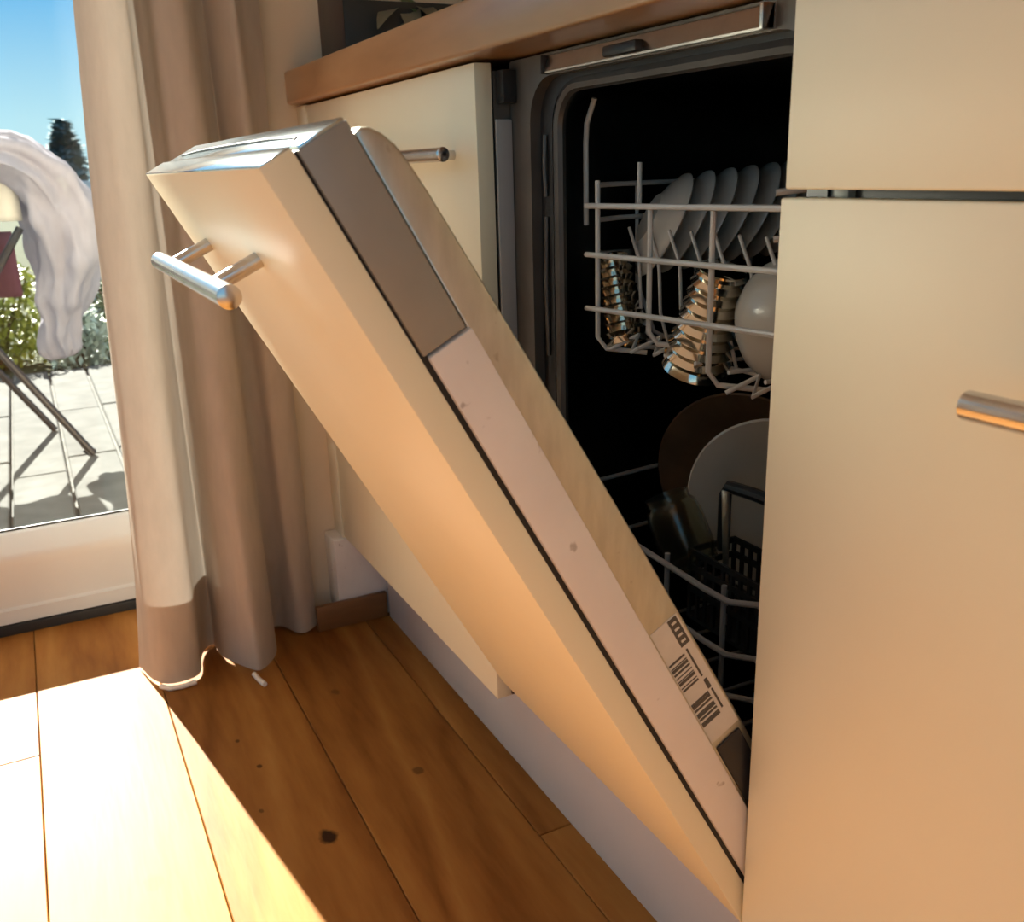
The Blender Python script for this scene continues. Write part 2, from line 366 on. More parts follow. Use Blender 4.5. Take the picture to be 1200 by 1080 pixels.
for lo, hi in (((.001, .0215, .172), (.019, .58, .9)), ((.579, .0215, .172), (.597, .58, .9)), ((.019, .0215, .172), (.579, .58, .19)), ((.019, .57, .19), (.579, .58, .9)), ((.019, .03, .770), (.579, .1, .788))): box_bm(lo, hi, 0, bm=bm)
obj('carcass', off(bm, cab2), 'black_plastic', cab2)
obj('drawer_rail', off(box_bm((.019, .024, .775), (.034, .05, .79), .001), cab2), 'wire', cab2)
obj('drawer_front', off(box_bm((.0035, 0, .7866), (.597, .0195, ZT-.003), .0016, 3), cab2), 'lacquer', cab2)
df = obj('lower_front', off(box_bm((.0, 0, ZB), (.597, .0195, .7812), .0016, 3), cab2), 'lacquer', cab2)
h = bar_handle('handle', .179, .486, .687, -.037, 0, (.242, .424), None)
h.parent = df
for v in h.data.vertices: v.co -= cab2.location
tag(obj('kickboard', box_bm((-1.072, .070, 0), (.597, .085, .163), .001), 'plinth'), 'pale plinth board running along the floor below the cabinets', 'plinth')

# worktop: rounded front left corner, small edge rounding
bm = bmesh.new()
r = .022; x0, x1, y0, y1, z0, z1 = -1.137, .75, -.0228, .605, .9113, .9602
pl = [(x1, y0), (x1, y1), (x0, y1)] + [(x0+r-r*math.cos(a), y0+r-r*math.sin(a)) for a in [math.radians(90*i/8) for i in range(9)]]
A = [bm.verts.new((x, y, z0)) for x, y in pl]; B = [bm.verts.new((x, y, z1)) for x, y in pl]
for i in range(len(pl)): j = (i+1) % len(pl); bm.faces.new((A[i], A[j], B[j], B[i]))
bm.faces.new(A[::-1]); bm.faces.new(B)
bmesh.ops.recalc_face_normals(bm, faces=bm.faces[:])
eds = [e for e in bm.edges if abs(e.verts[0].co.z - e.verts[1].co.z) < 1e-5]
bmesh.ops.bevel(bm, geom=eds, offset=.004, segments=3, profile=.5, affect='EDGES')
tag(obj('worktop', bm, 'worktop', angle=40), 'reddish brown solid wood worktop above the cabinets and dishwasher', 'worktop')

# ================================================================== DISHWASHER
dw = tag(empty('dishwasher', (-.2275, .05, .165)), 'narrow built-in dishwasher with its cream-fronted door hanging half open', 'dishwasher')
DL = dw.location.copy()
def dpart(name, bm, mt, parent=None, **k): return obj(name, xform(bm, lambda c: c - DL), mt, parent or dw, **k)
out_ = rrect(-.4545, -.0005, .24, .9085, .004); inn = rrect(-.412, -.012, .27, .8885, .042)
dpart('front_frame', ring_bm(out_, inn, .04, .052), 'frame_grey')
gas_in = rrect(-.388, -.016, .295, .8815, .040)
dpart('door_gasket', ring_bm(rrect(-.412, -.012, .27, .8885, .042), gas_in, .052, .066), 'black')
rim = rrect(-.381, -.018, .297, .879, .040, 8)
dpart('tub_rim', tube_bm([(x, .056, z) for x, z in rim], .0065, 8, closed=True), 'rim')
# tub: loop swept back
bm = bmesh.new(); secs = []
for y, loop in ((.060, rrect(-.381, -.018, .297, .879, .04)), (.085, rrect(-.400, -.014, .26, .884, .05)), (.12, rrect(-.415, -.012, .215, .885, .05)), (.54, rrect(-.415, -.012, .215, .885, .05)), (.575, rrect(-.390, -.035, .24, .86, .05))):
    secs.append([bm.verts.new((x, y, z)) for x, z in loop])
for A, B in zip(secs, secs[1:]):
    for i in range(len(A)): j = (i+1) % len(A); bm.faces.new((A[i], A[j], B[j], B[i]))
bm.faces.new(secs[-1])
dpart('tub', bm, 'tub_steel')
bm = bmesh.new()
for lo, hi in (((-.4535, .053, .24), (-.4185, .59, .905)), ((-.0105, .053, .24), (-.0015, .59, .905)), ((-.4185, .053, .890), (-.0365, .59, .905)), ((-.4535, .088, .166), (-.0015, .59, .21))): box_bm(lo, hi, 0, bm=bm)
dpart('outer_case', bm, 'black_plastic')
dpart('side_strip', box_bm((-.4545, .021, .20), (-.4505, .0395, .853), .001), 'strip_grey')
dpart('upper_bracket', box_bm((-.4545, .024, .868), (-.4385, .0395, .900), .001), 'black_plastic')
# stainless strip with latch above the opening
bm = bmesh.new()
P4 = [(-.372, .040, .8905), (-.036, .040, .8905), (-.036, .034, .8925), (-.372, .034, .8925)]
pr = [(.040, .8895), (.033, .8895), (.0325, .891), (.038, .905), (.040, .906)]
A = [bm.verts.new((-.368, y, z)) for y, z in pr]; B = [bm.verts.new((-.058, y, z)) for y, z in pr]
for i in range(5): j = (i+1) % 5; bm.faces.new((A[i], A[j], B[j], B[i]))
bm.faces.new(A); bm.faces.new(B[::-1]); dpart('lock_strip', bm, 'steel')
dpart('latch', box_bm((-.255, .026, .8915), (-.205, .036, .9005), .002), 'black_plastic')
dpart('strip_end_tab', box_bm((-.062, .029, .889), (-.058, .040, .906), .001), 'steel')
dpart('strip_end_tab', box_bm((-.371, .030, .889), (-.3685, .040, .906), .0008), 'black_plastic')
for z0_, z1_ in ((.775, .835), (.61, .755)): dpart('gasket_highlight', tube_bm([(-.399, .050, z0_), (-.399, .0485, (z0_+z1_)/2), (-.399, .050, z1_)], .0022, 8), 'rim')  # thin grey tubes standing in for highlights on the gasket
# spray arm under the upper rack, hub on the tub back
bm = bmesh.new()
for s in (-1, 1):
    b = box_bm((-.0, -.018, -.006), (.16, .018, .006), .005, 2)
    join(bm, b, 0, lambda c: Vector((-.2275 + s*c.x, .30 + c.y*(1-.45*abs(c.x)/.16), .585 + c.z)))
bm2 = lathe_bm([(0, .012), (.02, .012), (.024, .006), (.024, -.01), (.018, -.02), (0, -.02)], 20)
join(bm, bm2, 0, lambda c: Vector((-.2275+c.x, .30+c.y, .585+c.z)))
dpart('spray_arm', bm, 'black_plastic')
dpart('water_pipe', tube_bm([(-.2275, .30, .565), (-.2275, .33, .55), (-.2275, .54, .55), (-.2275, .575, .52), (-.2275, .575, .24)], .010, 12), 'black_plastic')
for x in (-.408, -.020): dpart('rack_rail', box_bm((x-.004, .12, .700), (x+.004, .53, .716), .002), 'steel')

# ---- the open door, in its own tilted frame: x across, a up along it, n inward
TAU = .5023; sT, cT = math.sin(TAU), math.cos(TAU)
def DV(x, a, n): return Vector((x, .004 - a*sT + n*cT, .2003 + a*cT + n*sT))
def dd(c): return DV(c.x, c.y, c.z) - DL       # local (x, a, n)
def door_part(name, bm, mt, parent, **k):
    xform(bm, dd); return obj(name, bm, mt, parent, **k)
DX0, DX1 = -.447, -.003
# body: white painted sides, open edge along its top edge
door = door_part('door', box_bm((DX0+.004, .030, .0235), (DX1, .5625, .0545), .0015), 'white_plastic', dw)
door_part('joint_shadow_strip', box_bm((DX0+.006, .022, .0195), (DX1-.003, .6905, .0240), 0), 'black', door)
# decorative furniture front
door_part('furniture_front', box_bm((DX0, .0, .0), (DX1, .6935, .0195), .0012), 'lacquer', door)
# control panel: grey box with grip recess along its top
bm = bmesh.new(); b = box_bm((DX0+.004, .5645, .0215), (DX1-.0005, .6905, .0515), .001); join(bm, b)
cp = door_part('control_panel', bm, 'panel_grey', door)
door_part('top_cover', box_bm((DX0+.006, .6895, .0225), (DX1-.002, .6925, .0510), .0012), 'top_steel', door)
bm = bmesh.new()
door_part('added_edge_strip', box_bm((DX0+.0005, .6925, .0005), (DX1-.0005, .6942, .0192), .0005), 'top_steel', door)  # added metal cover; keeps the sunlit lacquer edge from washing out white
pts = [(-.020, .6927, .0235), (-.030, .6929, .0310), (-.10, .6929, .0345), (-.22, .6929, .0355), (-.34, .6929, .0345), (-.41, .6929, .0310)]
tube_bm(pts, [.0003, .0012, .0014, .0014, .0014, .0008], 8, bm); door_part('grip_groove', bm, 'black', door)
# stainless inner liner with rolled top
prof = [(.030, .0545), (.6825, .0520), (.6835, .0570), (.6810, .0615), (.6755, .0655), (.6670, .0690), (.6540, .0710), (.634, .0725), (.586, .0745), (.506, .0775), (.358, .0825), (.17, .0870), (.12, .0860), (.075, .0780), (.045, .0640)]
bm = bmesh.new()
LX_ = (-.434, -.0065)
A = [bm.verts.new((LX_[0], a, n)) for a, n in prof]; B = [bm.verts.new((LX_[1], a, n)) for a, n in prof]
for i in range(len(prof)): j = (i+1) % len(prof); bm.faces.new((A[i], A[j], B[j], B[i]))
fa = bm.faces.new(A); fb = bm.faces.new(B[::-1])
bmesh.ops.recalc_face_normals(bm, faces=bm.faces[:])
side_e = [e for f in (fa, fb) for e in f.edges]
bmesh.ops.bevel(bm, geom=side_e, offset=.0022, segments=3, profile=.5, affect='EDGES')
liner = door_part('inner_liner', bm, 'steel_sheet', door, angle=50)
# rating label wrapped on the liner's side, printed block, bars
def liner_n(a):
    pr_ = prof[1:]
    for (a1, n1), (a0, n0) in zip(pr_, pr_[1:]):
        if a0 <= a <= a1: return n0 + (n1-n0)*(a-a0)/(a1-a0+1e-9)
    return .08
bm = bmesh.new()
def lab(a0, a1, f0, f1, t, mi):
    lo0, hi0 = .0560, liner_n(a0)-.0028; lo1, hi1 = .0560, liner_n(a1)-.0028
    q = [(a0, lo0+(hi0-lo0)*f0), (a1, lo1+(hi1-lo1)*f0), (a1, lo1+(hi1-lo1)*f1), (a0, lo0+(hi0-lo0)*f1)]
    v = [bm.verts.new((LX_[1]+t, a, n)) for a, n in q]; w = [bm.verts.new((LX_[1]-.0002, a, n)) for a, n in q]
    fs = [bm.faces.new(v)] + [bm.faces.new((v[i], w[i], w[(i+1) % 4], v[(i+1) % 4])) for i in range(4)]
    for f in fs: f.material_index = mi
lab(.178, .300, .0, 1.0, .0003, 0)
lab(.272, .299, .62, .94, .0006, 1)
for i in range(4): lab(.2755+i*.006, .2775+i*.006, .70, .86, .0008, 0)
for i, w_ in enumerate((2, 1, 3, 1, 1, 2, 3, 1, 2)): lab(.2375+i*.0034, .2375+i*.0034+.0011*w_*.8, .02, .60, .0006, 1)
for i, w_ in enumerate((3, 1, 2, 3, 1, 2, 3, 2)): lab(.197+i*.0034, .197+i*.0034+.0011*w_*.9, .02, .66, .0006, 1)
lab(.238, .268, .70, .76, .0006, 1); lab(.224, .234, .70, .82, .0006, 1); lab(.200, .222, .76, .82, .0006, 1)
door_part('rating_label', bm, ['label_white', 'label_ink'], door)
door_part('hinge_cover', box_bm((-.018, .075, .057), (-.0045, .172, .0815), .002), 'black_plastic', door)
# bar handle on the furniture front
bm = tube_bm([(-.410, .631, -.037), (-.4094, .631, -.037), (-.1036, .631, -.037), (-.103, .631, -.037)], [.0066, .0076, .0076, .0066], 24)
for x in (-.350, -.167): tube_bm([(x, .6285, 0), (x, .6305, -.037)], .0056, 16, bm)
door_part('handle', bm, 'handle_steel', door)

# ================================================================== RACKS
def wires(root, name, pts, r=.0024, mt='wire', seg=8):
    bm = tube_bm(pts, r, seg); return obj(name, xform(bm, lambda c: c - root.location), mt, root)
ur = tag(empty('dish_rack', (-.22, .30, .62)), 'upper dishwasher rack of pale coated wire holding plates and cups', 'rack')
FY = .075
for z0, z1 in ((.7655, .770), (.7175, .7230), (.6630, .6750)):
    wires(ur, 'front_wire', [(-.362, FY, z0), (-.05, FY, z1)], .0027)
for x, zt, zb in ((-.346, .790, .622), (-.2555, .769, .640), (-.165, .770, .617), (-.075, .770, .64)):
    wires(ur, 'post', [(x, FY+.004, zt), (x, FY+.004, zb+.012), (x+.004, FY+.012, zb), (x+.03, FY+.045, zb-.004)], .0026)
for z in (.785, .7505):
    wires(ur, 'side_wire', [(-.346, FY+.004, z), (-.372, FY+.02, z), (-.392, FY+.06, z), (-.396, .50, z)], .0026)
    wires(ur, 'side_wire', [(-.085, FY-.002, z-.004), (-.060, FY+.03, z), (-.055, .50, z)], .0026)
for i in range(5):
    y = .16 + i*.08
    wires(ur, 'side_post', [(-.396, y, .787), (-.394, y, .68), (-.36, y, .63), (-.30, y, .622)], .0022)
# zigzag floor wires
for k_, (xa, xb, z) in enumerate(((-.335, -.235, .622), (-.15, -.06, .612))):
    wires(ur, 'floor_wire', [(xa+(xb-xa)*t/6, FY+.012+(.022 if t % 2 else 0)+t*.002, z+.006*t/6+(.014 if t % 2 else 0)) for t in range(7)], .0022)
for i in range(7):
    x = -.345 + i*.047
    wires(ur, 'floor_wire', [(x, FY+.02, .628), (x, .3, .622), (x, .5, .63)], .002)
for i in range(4):
    y = .14 + i*.11; wires(ur, 'cross_wire', [(-.36, y, .618), (-.06, y, .618)], .002)
tx = [-.352 + i*.0345 for i in range(8)]
for x in tx:
    wires(ur, 'tine', [(x-.006, .125, .742), (x+.002, .125, .728), (x+.012, .125, .712), (x+.014, .125, .695), (x+.014, .127, .66), (x+.014, .14, .62)], .0018)
wires(ur, 'back_post', [(-.386, .09, .745), (-.386, .09, .825), (-.384, .09, .845), (-.372, .092, .868)], .0028)
wires(ur, 'back_post', [(-.330, .118, .765), (-.330, .118, .806)], .0024)
lr = tag(empty('dish_rack', (-.22, .30, .30)), 'lower dishwasher rack of grey wire holding plates and a cutlery basket', 'rack')
for z0, z1, xs in ((.4300, .4400, 0), (.3770, .3880, 0), (.335, .342, 0)):
    wires(lr, 'front_wire', [(-.385, .0745, z0+.006), (-.235, .0745, z0), (-.150, .0745, z0-.003), (-.121, .0755, z0-.003), (-.108, .079, z0), (-.092, .084, z0+.004), (-.055, .084, z0+.004)], .0030, 'wire_dark')
for x in (-.33, -.222, -.135, -.065): wires(lr, 'post', [(x, .082, .436), (x, .082, .30), (x+.002, .10, .275)], .0027, 'wire_dark')
for z in (.455, .385):
    wires(lr, 'side_wire', [(-.385, .0745, z-.02), (-.40, .09, z), (-.402, .51, z+.02)], .0026, 'wire_dark'); wires(lr, 'side_wire', [(-.055, .085, z-.012), (-.052, .11, z), (-.052, .51, z+.02)], .0026, 'wire_dark')
for y in (.25, .40): wires(lr, 'tine_rail', [(-.39, y, .43), (-.06, y, .445)], .0024, 'wire_dark')
for i in range(6):
    x = -.375 + i*.058; wires(lr, 'tine', [(x, .25, .445), (x, .25, .28)], .0022, 'wire_dark')
    wires(lr, 'floor_wire', [(x, .09, .275), (x, .5, .27)], .0022, 'wire_dark')

def lathe_thing(name, prof, loc, rot, mt, label, cat, group=None, seg=36, angle=40):
    o = obj(name, lathe_bm(prof, seg), mt, None, angle=angle); o.location = loc
    o.rotation_euler = rot; tag(o, label, cat, group); return o
# seven tilted saucers in the upper rack
sp_ = [(0, .004), (.028, .004), (.031, .007), (.046, .013), (.060, .020), (.0615, .0225), (.060, .024), (.045, .0185), (.030, .012), (.026, .009), (0, .009)]
me0 = None
places = ['nearest the left posts, first in the row', 'second in the row from the left', 'third in the row from the left', 'fourth and middle one of the row', 'fifth in the row from the left', 'sixth in the row from the left', 'last in the row, furthest right']
for i in range(7):
    x = -.362 + i*.0345
    if i == 0: o = obj('saucer', lathe_bm(sp_, 40), 'porcelain'); s0 = o
    else: o = s0.copy(); C.objects.link(o)
    o.rotation_mode = 'QUATERNION'; o.rotation_quaternion = Vector((.35, .855, -.46)).to_track_quat('Z', 'Y')
    o.location = (-.352 + .003*i, .140 + .0255*i, .753 + .002*i); o.scale = (.93, .93, 1)
    tag(o, 'pale saucer leaning in the upper rack, ' + places[i], 'saucer', 'saucers leaning in the upper rack')
def ribbed(h, r0, r1, n):
    p = [(0, .002), (r0*.8, .002), (r0, .004)]
    for i in range(n):
        for t in (0, .25, .5, .75):
            z = .006 + (h-.012)*(i+t)/n; p.append((r0+(r1-r0)*(i+t)/n + .0022*math.sin(2*math.pi*t), z))
    p += [(r1, h-.004), (r1+.001, h-.001), (r1-.0015, h), (r1-.004, h-.004), (r0-.004, .010), (0, .008)]
    return p
def stand(o, x, y, z, lean_x, lean_y):  # cup upside down: mouth below, tilt
    o.matrix_world = Matrix.Translation((x, y, z)) @ Matrix.Rotation(lean_x, 4, 'Y') @ Matrix.Rotation(lean_y, 4, 'X') @ Matrix.Rotation(math.pi, 4, 'X')
c1 = obj('metal_cup', lathe_bm(ribbed(.098, .019, .024, 9), 40), 'cup_steel'); stand(c1, -.376, .112, .715, math.radians(-20), 0)
tag(c1, 'slim ribbed metal cup turned upside down at the left of the upper rack', 'cup')
c2 = obj('metal_cup', lathe_bm(ribbed(.108, .022, .031, 9), 40), 'cup_steel'); stand(c2, -.197, .118, .716, math.radians(20), 0)
tag(c2, 'wide ribbed metal cup with golden glints leaning right beside the white bowl', 'cup')
o = obj('white_bowl', lathe_bm([(0, .0), (.016, .0), (.018, .003), (.034, .008), (.047, .020), (.056, .036), (.060, .055), (.061, .072), (.0595, .073), (.0575, .055), (.0535, .037), (.0445, .022), (.032, .011), (0, .006)], 44), 'porcelain')
bq = Vector((.80, .45, .25)).normalized().to_track_quat('Z', 'Y').to_matrix().to_4x4()
o.matrix_world = Matrix.Translation((-.180, .128, .655)) @ bq
tag(o, 'glossy white bowl lying on its side at the right of the upper rack', 'bowl')
o = obj('drinking_glass', lathe_bm([(0, .0), (.026, .0), (.03, .004), (.036, .10), (.0345, .10), (.0285, .008), (0, .007)], 36), 'glass')
o.matrix_world = Matrix.Translation((-.135, .27, .735)) @ Matrix.Rotation(math.radians(12), 4, 'Y') @ Matrix.Rotation(math.pi, 4, 'X')
tag(o, 'clear drinking glass upside down behind the white bowl', 'glass')
o = obj('drinking_glass', lathe_bm([(0, .0), (.03, .0), (.033, .004), (.038, .085), (.0365, .085), (.031, .008), (0, .007)], 36), 'glass')
o.matrix_world = Matrix.Translation((-.19, .33, .80)) @ Matrix.Rotation(math.radians(-20), 4, 'Y') @ Matrix.Rotation(math.pi, 4, 'X')
tag(o, 'clear tumbler upside down behind the row of saucers', 'glass')
pp = [(0, .003), (.06, .003), (.064, .007), (.085, .013), (.108, .019), (.110, .0215), (.108, .023), (.083, .018), (.062, .011), (0, .009)]
def plate(x, y, z, r, ry, rz, mt, label, sc=1):
    o = obj('dinner_plate', lathe_bm([(a*sc, b) for a, b in pp], 56), mt); o.matrix_world = Matrix.Translation((x, y, z)) @ Matrix.Rotation(rz, 4, 'Z') @ Matrix.Rotation(ry, 4, 'Y')
    tag(o, label, 'plate'); return o
plate(-.200, .225, .462, 0, math.radians(100), math.radians(-62), 'porcelain', 'white dinner plate standing behind the black cutlery basket')
plate(-.305, .262, .462, 0, math.radians(100), math.radians(-62), 'earthenware', 'dark brown plate standing at the back of the lower rack')
o = obj('glass_jar', lathe_bm([(0, .0), (.022, .0), (.027, .004), (.029, .02), (.029, .055), (.026, .068), (.023, .072), (.0235, .080), (.021, .080), (.021, .072), (.024, .066), (.0265, .055), (.0265, .02), (.022, .006), (0, .005)], 36), 'jar')
o.matrix_world = Matrix.Translation((-.240, .130, .405)) @ Matrix.Rotation(math.radians(-22), 4, 'Y') @ Matrix.Rotation(math.radians(12), 4, 'X')
tag(o, 'small greenish glass jar tilted in the lower rack behind the front wire', 'jar')
# cutlery basket
cb = tag(empty('cutlery_basket', (-.13, .14, .36)), 'black plastic cutlery basket with an arched handle in the lower rack', 'basket')
bx0, bx1, by0, by1, bz0, bz1 = -.232, -.100, .115, .175, .355, .432
bm = bmesh.new()
box_bm((bx0, by0, bz0), (bx1, by1, bz0+.004), 0, bm=bm)
for z in (bz0+.03, bz0+.055, bz1-.006):
    for lo, hi in (((bx0, by0, z), (bx1, by0+.003, z+.006)), ((bx0, by1-.003, z), (bx1, by1, z+.006)), ((bx0, by0, z), (bx0+.003, by1, z+.006)), ((bx1-.003, by0, z), (bx1, by1, z+.006))): box_bm(lo, hi, 0, bm=bm)
for i in range(11):
    x = bx0 + (bx1-bx0-.004)*i/10
    for y in (by0+.0003, by1-.0033): box_bm((x, y, bz0), (x+.004, y+.003, bz1), 0, bm=bm)
obj('body', off(bm, cb), 'black_plastic', cb)
bm = tube_bm([(-.214, .145, .43), (-.214, .145, .488), (-.208, .145, .498), (-.17, .145, .501), (-.12, .145, .501), (-.112, .145, .494), (-.112, .145, .43)], .0065, 10)
obj('handle', off(bm, cb), 'black_plastic', cb)
for i, (x, y, t) in enumerate(((-.190, .132, -.06), (-.160, .160, .05), (-.135, .134, .07))):
    bm = box_bm((-.005, -.001, 0), (.005, .001, .14), .0008); 
    for v in bm.verts: v.co.x *= .55 + .55*(v.co.z/.14)
    o = obj('knife', bm, 'steel'); o.matrix_world = Matrix.Translation((x, y, .3595)) @ Matrix.Rotation(t, 4, 'Y')
    tag(o, ('steel knife at the left end of the cutlery basket', 'steel knife in the middle of the cutlery basket', 'steel knife at the right end of the cutlery basket')[i], 'cutlery')

# ================================================================== CURTAIN
bot = [(-1.10, -.375), (-1.05, -.362), (-1.012, -.330), (-1.016, -.292), (-1.076, -.272), (-1.118, -.258), (-1.112, -.245), (-1.050, -.235), (-.992, -.210), (-.986, -.186), (-1.030, -.158), (-1.112, -.142), (-1.125, -.125), (-1.092, -.108), (-1.082, -.085), (-1.098, -.066)]
top = [(-1.108, -.318), (-1.070, -.310), (-1.046, -.285), (-1.052, -.258), (-1.088, -.248), (-1.106, -.236), (-1.096, -.222), (-1.054, -.212), (-1.040, -.185), (-1.058, -.160), (-1.094, -.150), (-1.108, -.138), (-1.084, -.122), (-1.060, -.105), (-1.078, -.082), (-1.104, -.058)]
def spline(pts, n):
    out = []; m_ = len(pts)
    for i in range(m_-1):
        p0, p1, p2, p3 = pts[max(i-1, 0)], pts[i], pts[i+1], pts[min(i+2, m_-1)]
        for k_ in range(n):
            t = k_/n
            out.append(tuple(.5*((2*p1[d]) + (-p0[d]+p2[d])*t + (2*p0[d]-5*p1[d]+4*p2[d]-p3[d])*t*t + (-p0[d]+3*p1[d]-3*p2[d]+p3[d])*t**3) for d in (0, 1)))
    out.append(pts[-1]); return out
Bs, Ts = spline(bot, 7), spline(top, 7)
def curtain_bm(zs, offx=0):
    bm = bmesh.new(); rows = []
    for z in zs:
        f = min(1, max(0, z/1.05)); f = f**.8; g = max(0, z-1.05)
        rows.append([bm.verts.new((b[0]*(1-f)+t[0]*f + .004*math.sin(9*z+i*.21)*(1-.3*f) + offx, b[1]*(1-f)+t[1]*f + .003*math.sin(6*z+i*.37) + g*.03*(1-i/(len(Bs)-1)), z)) for i, (b, t) in enumerate(zip(Bs, Ts))])
    for A, B in zip(rows, rows[1:]):
        for i in range(len(A)-1): bm.faces.new((A[i], A[i+1], B[i+1], B[i]))
    return bm
ct = tag(empty('curtain', (-1.07, -.22, 0)), 'long beige linen curtain hanging in folds beside the balcony door', 'curtain')
obj('cloth', off(curtain_bm([.006 + 2.49*(i/60)**1.2 for i in range(61)]), ct), 'curtain', ct, angle=180)
obj('hem', off(curtain_bm([.004, .02, .05, .08, .11, .142], -.004), ct), 'hem', ct, angle=180)
obj('hem_bit', off(tube_bm([(-1.016, -.350, .004), (-1.002, -.338, .004), (-.998, -.318, .004), (-1.000, -.296, .005)], .0042, 8), ct), 'pale_bit', ct)  # short pale tubes along the foot of the curtain
obj('hem_bit', off(tube_bm([(-.975, -.206, .006), (-.955, -.202, .004), (-.935, -.197, .004)], .0042, 8), ct), 'pale_bit', ct)

# ================================================================== PLANTER ON THE WORKTOP
zt = .9602
pt = tag(empty('planter', (-1.075, .18, zt)), 'dark planter box with leafy plant on the far end of the worktop', 'planter')
bm = bmesh.new()
X0, X1, Y0, Y1, Z1 = -1.135, -1.005, .050, .36, 1.052
for lo, hi in (((X0, Y0, zt), (X1, Y1, zt+.006)), ((X0, Y0, zt), (X0+.005, Y1, Z1)), ((X0, Y1-.005, zt), (X1, Y1, Z1))): box_bm(lo, hi, 0, bm=bm)
obj('inner_box', off(bm, pt), 'planter', pt)
obj('end_panel', off(box_bm((X0, Y0-.004, zt), (X1-.001, Y0, Z1+.05), .001), pt), 'planter_side', pt)
obj('glossy_panel', off(box_bm((X1-.005, Y0-.004, zt), (X1, Y1, Z1), .002), pt), 'planter', pt)
def leaf_bm(L, w, bend):
    bm = bmesh.new(); rows = []
    for i in range(6):
        t = i/5; ww = w*math.sin(math.pi*min(.98, t*.92+.06))
        z = -bend*t*t
        rows.append([bm.verts.new((-ww, L*t, z+.15*ww)), bm.verts.new((0, L*t, z)), bm.verts.new((ww, L*t, z+.15*ww))])
    for A, B in zip(rows, rows[1:]):
        for j in (0, 1): bm.faces.new((A[j], A[j+1], B[j+1], B[j]))
    return bm
M['leaf_d'] = mat('leaf_dusty', (.20, .19, .13), .5, 0, .35, 20)
lf = None
for i in range(34):
    y = random.uniform(Y0+.02, Y1-.02)
    L = random.uniform(.05, .09)
    o = obj('leaf', leaf_bm(L, L*.2, random.uniform(.02, .05)), 'leaf_d' if i % 3 else 'leaf_g', pt)
    o.matrix_local = Matrix.Translation(Vector((X1-.03+random.uniform(-.05, .02), y, Z1-.02+random.uniform(0, .07))) - pt.location) @ Matrix.Rotation(random.uniform(-2.6, -.4), 4, 'Z') @ Matrix.Rotation(random.uniform(-.4, .9), 4, 'X')
o = obj('leaf', leaf_bm(.035, .008, .006), 'leaf_d', pt)
o.matrix_local = Matrix.Translation(Vector((X1+.004, .125, 1.005)) - pt.location) @ Matrix.Rotation(math.radians(100), 4, 'Y') @ Matrix.Rotation(.5, 4, 'Z')

# ================================================================== OUTSIDE THINGS
rk = tag(empty('drying_rack', (-2.76, -.8, 0)), 'dark folding laundry rack with crossed legs on the sunny patio', 'drying rack')
for x, xt, yf in ((-2.57, -2.64, -.344), (-2.954, -2.88, -.437)):
    obj('leg', off(tube_bm([(x, yf, .005), (xt, yf-.50, .83)], .011, 10), rk), 'rack_metal', rk)
    obj('leg', off(tube_bm([(x+.03, yf-.55, .005), (xt+.03, yf-.09, .68)], .011, 10), rk), 'rack_metal', rk)
    obj('top_bar', off(tube_bm([(xt, -.42, .835), (xt, -1.5, .835)], .011, 10), rk), 'rack_metal', rk)
for y in (-.42, -.50, -.9, -1.2, -1.5): obj('rung', off(tube_bm([(-2.64, y, .838), (-2.88, y, .838)], .007, 8), rk), 'rack_light', rk)
obj('foot_bar', off(tube_bm([(-2.57, -.344, .012), (-2.66, -.365, .012)], .010, 8), rk), 'rack_metal', rk)
# white sheet draped as a bundle over the rack's end
path = [((-2.76, -1.55, .84), .05, .22), ((-2.76, -1.2, .842), .05, .23), ((-2.76, -.85, .846), .055, .24), ((-2.75, -.58, .872), .066, .24), ((-2.74, -.43, .878), .085, .23), ((-2.73, -.355, .80), .110, .21),
        ((-2.72, -.325, .72), .105, .20), ((-2.72, -.32, .64), .102, .19), ((-2.72, -.325, .56), .088, .17), ((-2.73, -.350, .47), .072, .14), ((-2.74, -.370, .40), .060, .11), ((-2.75, -.372, .33), .055, .09), ((-2.75, -.37, .275), .050, .08)]
bm = bmesh.new(); rows = []; SEG = 40
pp_ = [Vector(p[0]) for p in path]
for i, (p, rt, rx) in enumerate(path):
    a = pp_[max(i-1, 0)]; b = pp_[min(i+1, len(path)-1)]; t = (b-a).normalized(); nn = Vector((1, 0, 0)).cross(t).normalized()
    ring = []
    for k_ in range(SEG):
        an = 2*math.pi*k_/SEG
        w_ = 1 + .12*math.sin(5*an + i*.7) + .09*math.sin(9*an - i*.9) + .04*math.sin(14*an+i*1.7)
        ring.append(bm.verts.new(pp_[i] + Vector((1, 0, 0))*math.cos(an)*rx*w_ + nn*math.sin(an)*rt*w_))
    rows.append(ring)
for A, B in zip(rows, rows[1:]):
    for k_ in range(SEG): bm.faces.new((A[k_], A[(k_+1) % SEG], B[(k_+1) % SEG], B[k_]))
bm.faces.new(rows[0][::-1]); bm.faces.new(rows[-1])
sh = obj('bed_sheet', bm, 'sheet', angle=180); tag(sh, 'crumpled white sheet draped over the end of the laundry rack outside', 'sheet')
sub = sh.modifiers.new('smooth', 'SUBSURF'); sub.levels = 2; sub.render_levels = 2
tx_ = bpy.data.textures.new('crumple', 'CLOUDS'); tx_.noise_scale = .09; tx_.noise_depth = 2
dm = sh.modifiers.new('crumple', 'DISPLACE'); dm.texture = tx_; dm.strength = .05; dm.mid_level = .5; dm.texture_coords = 'LOCAL'
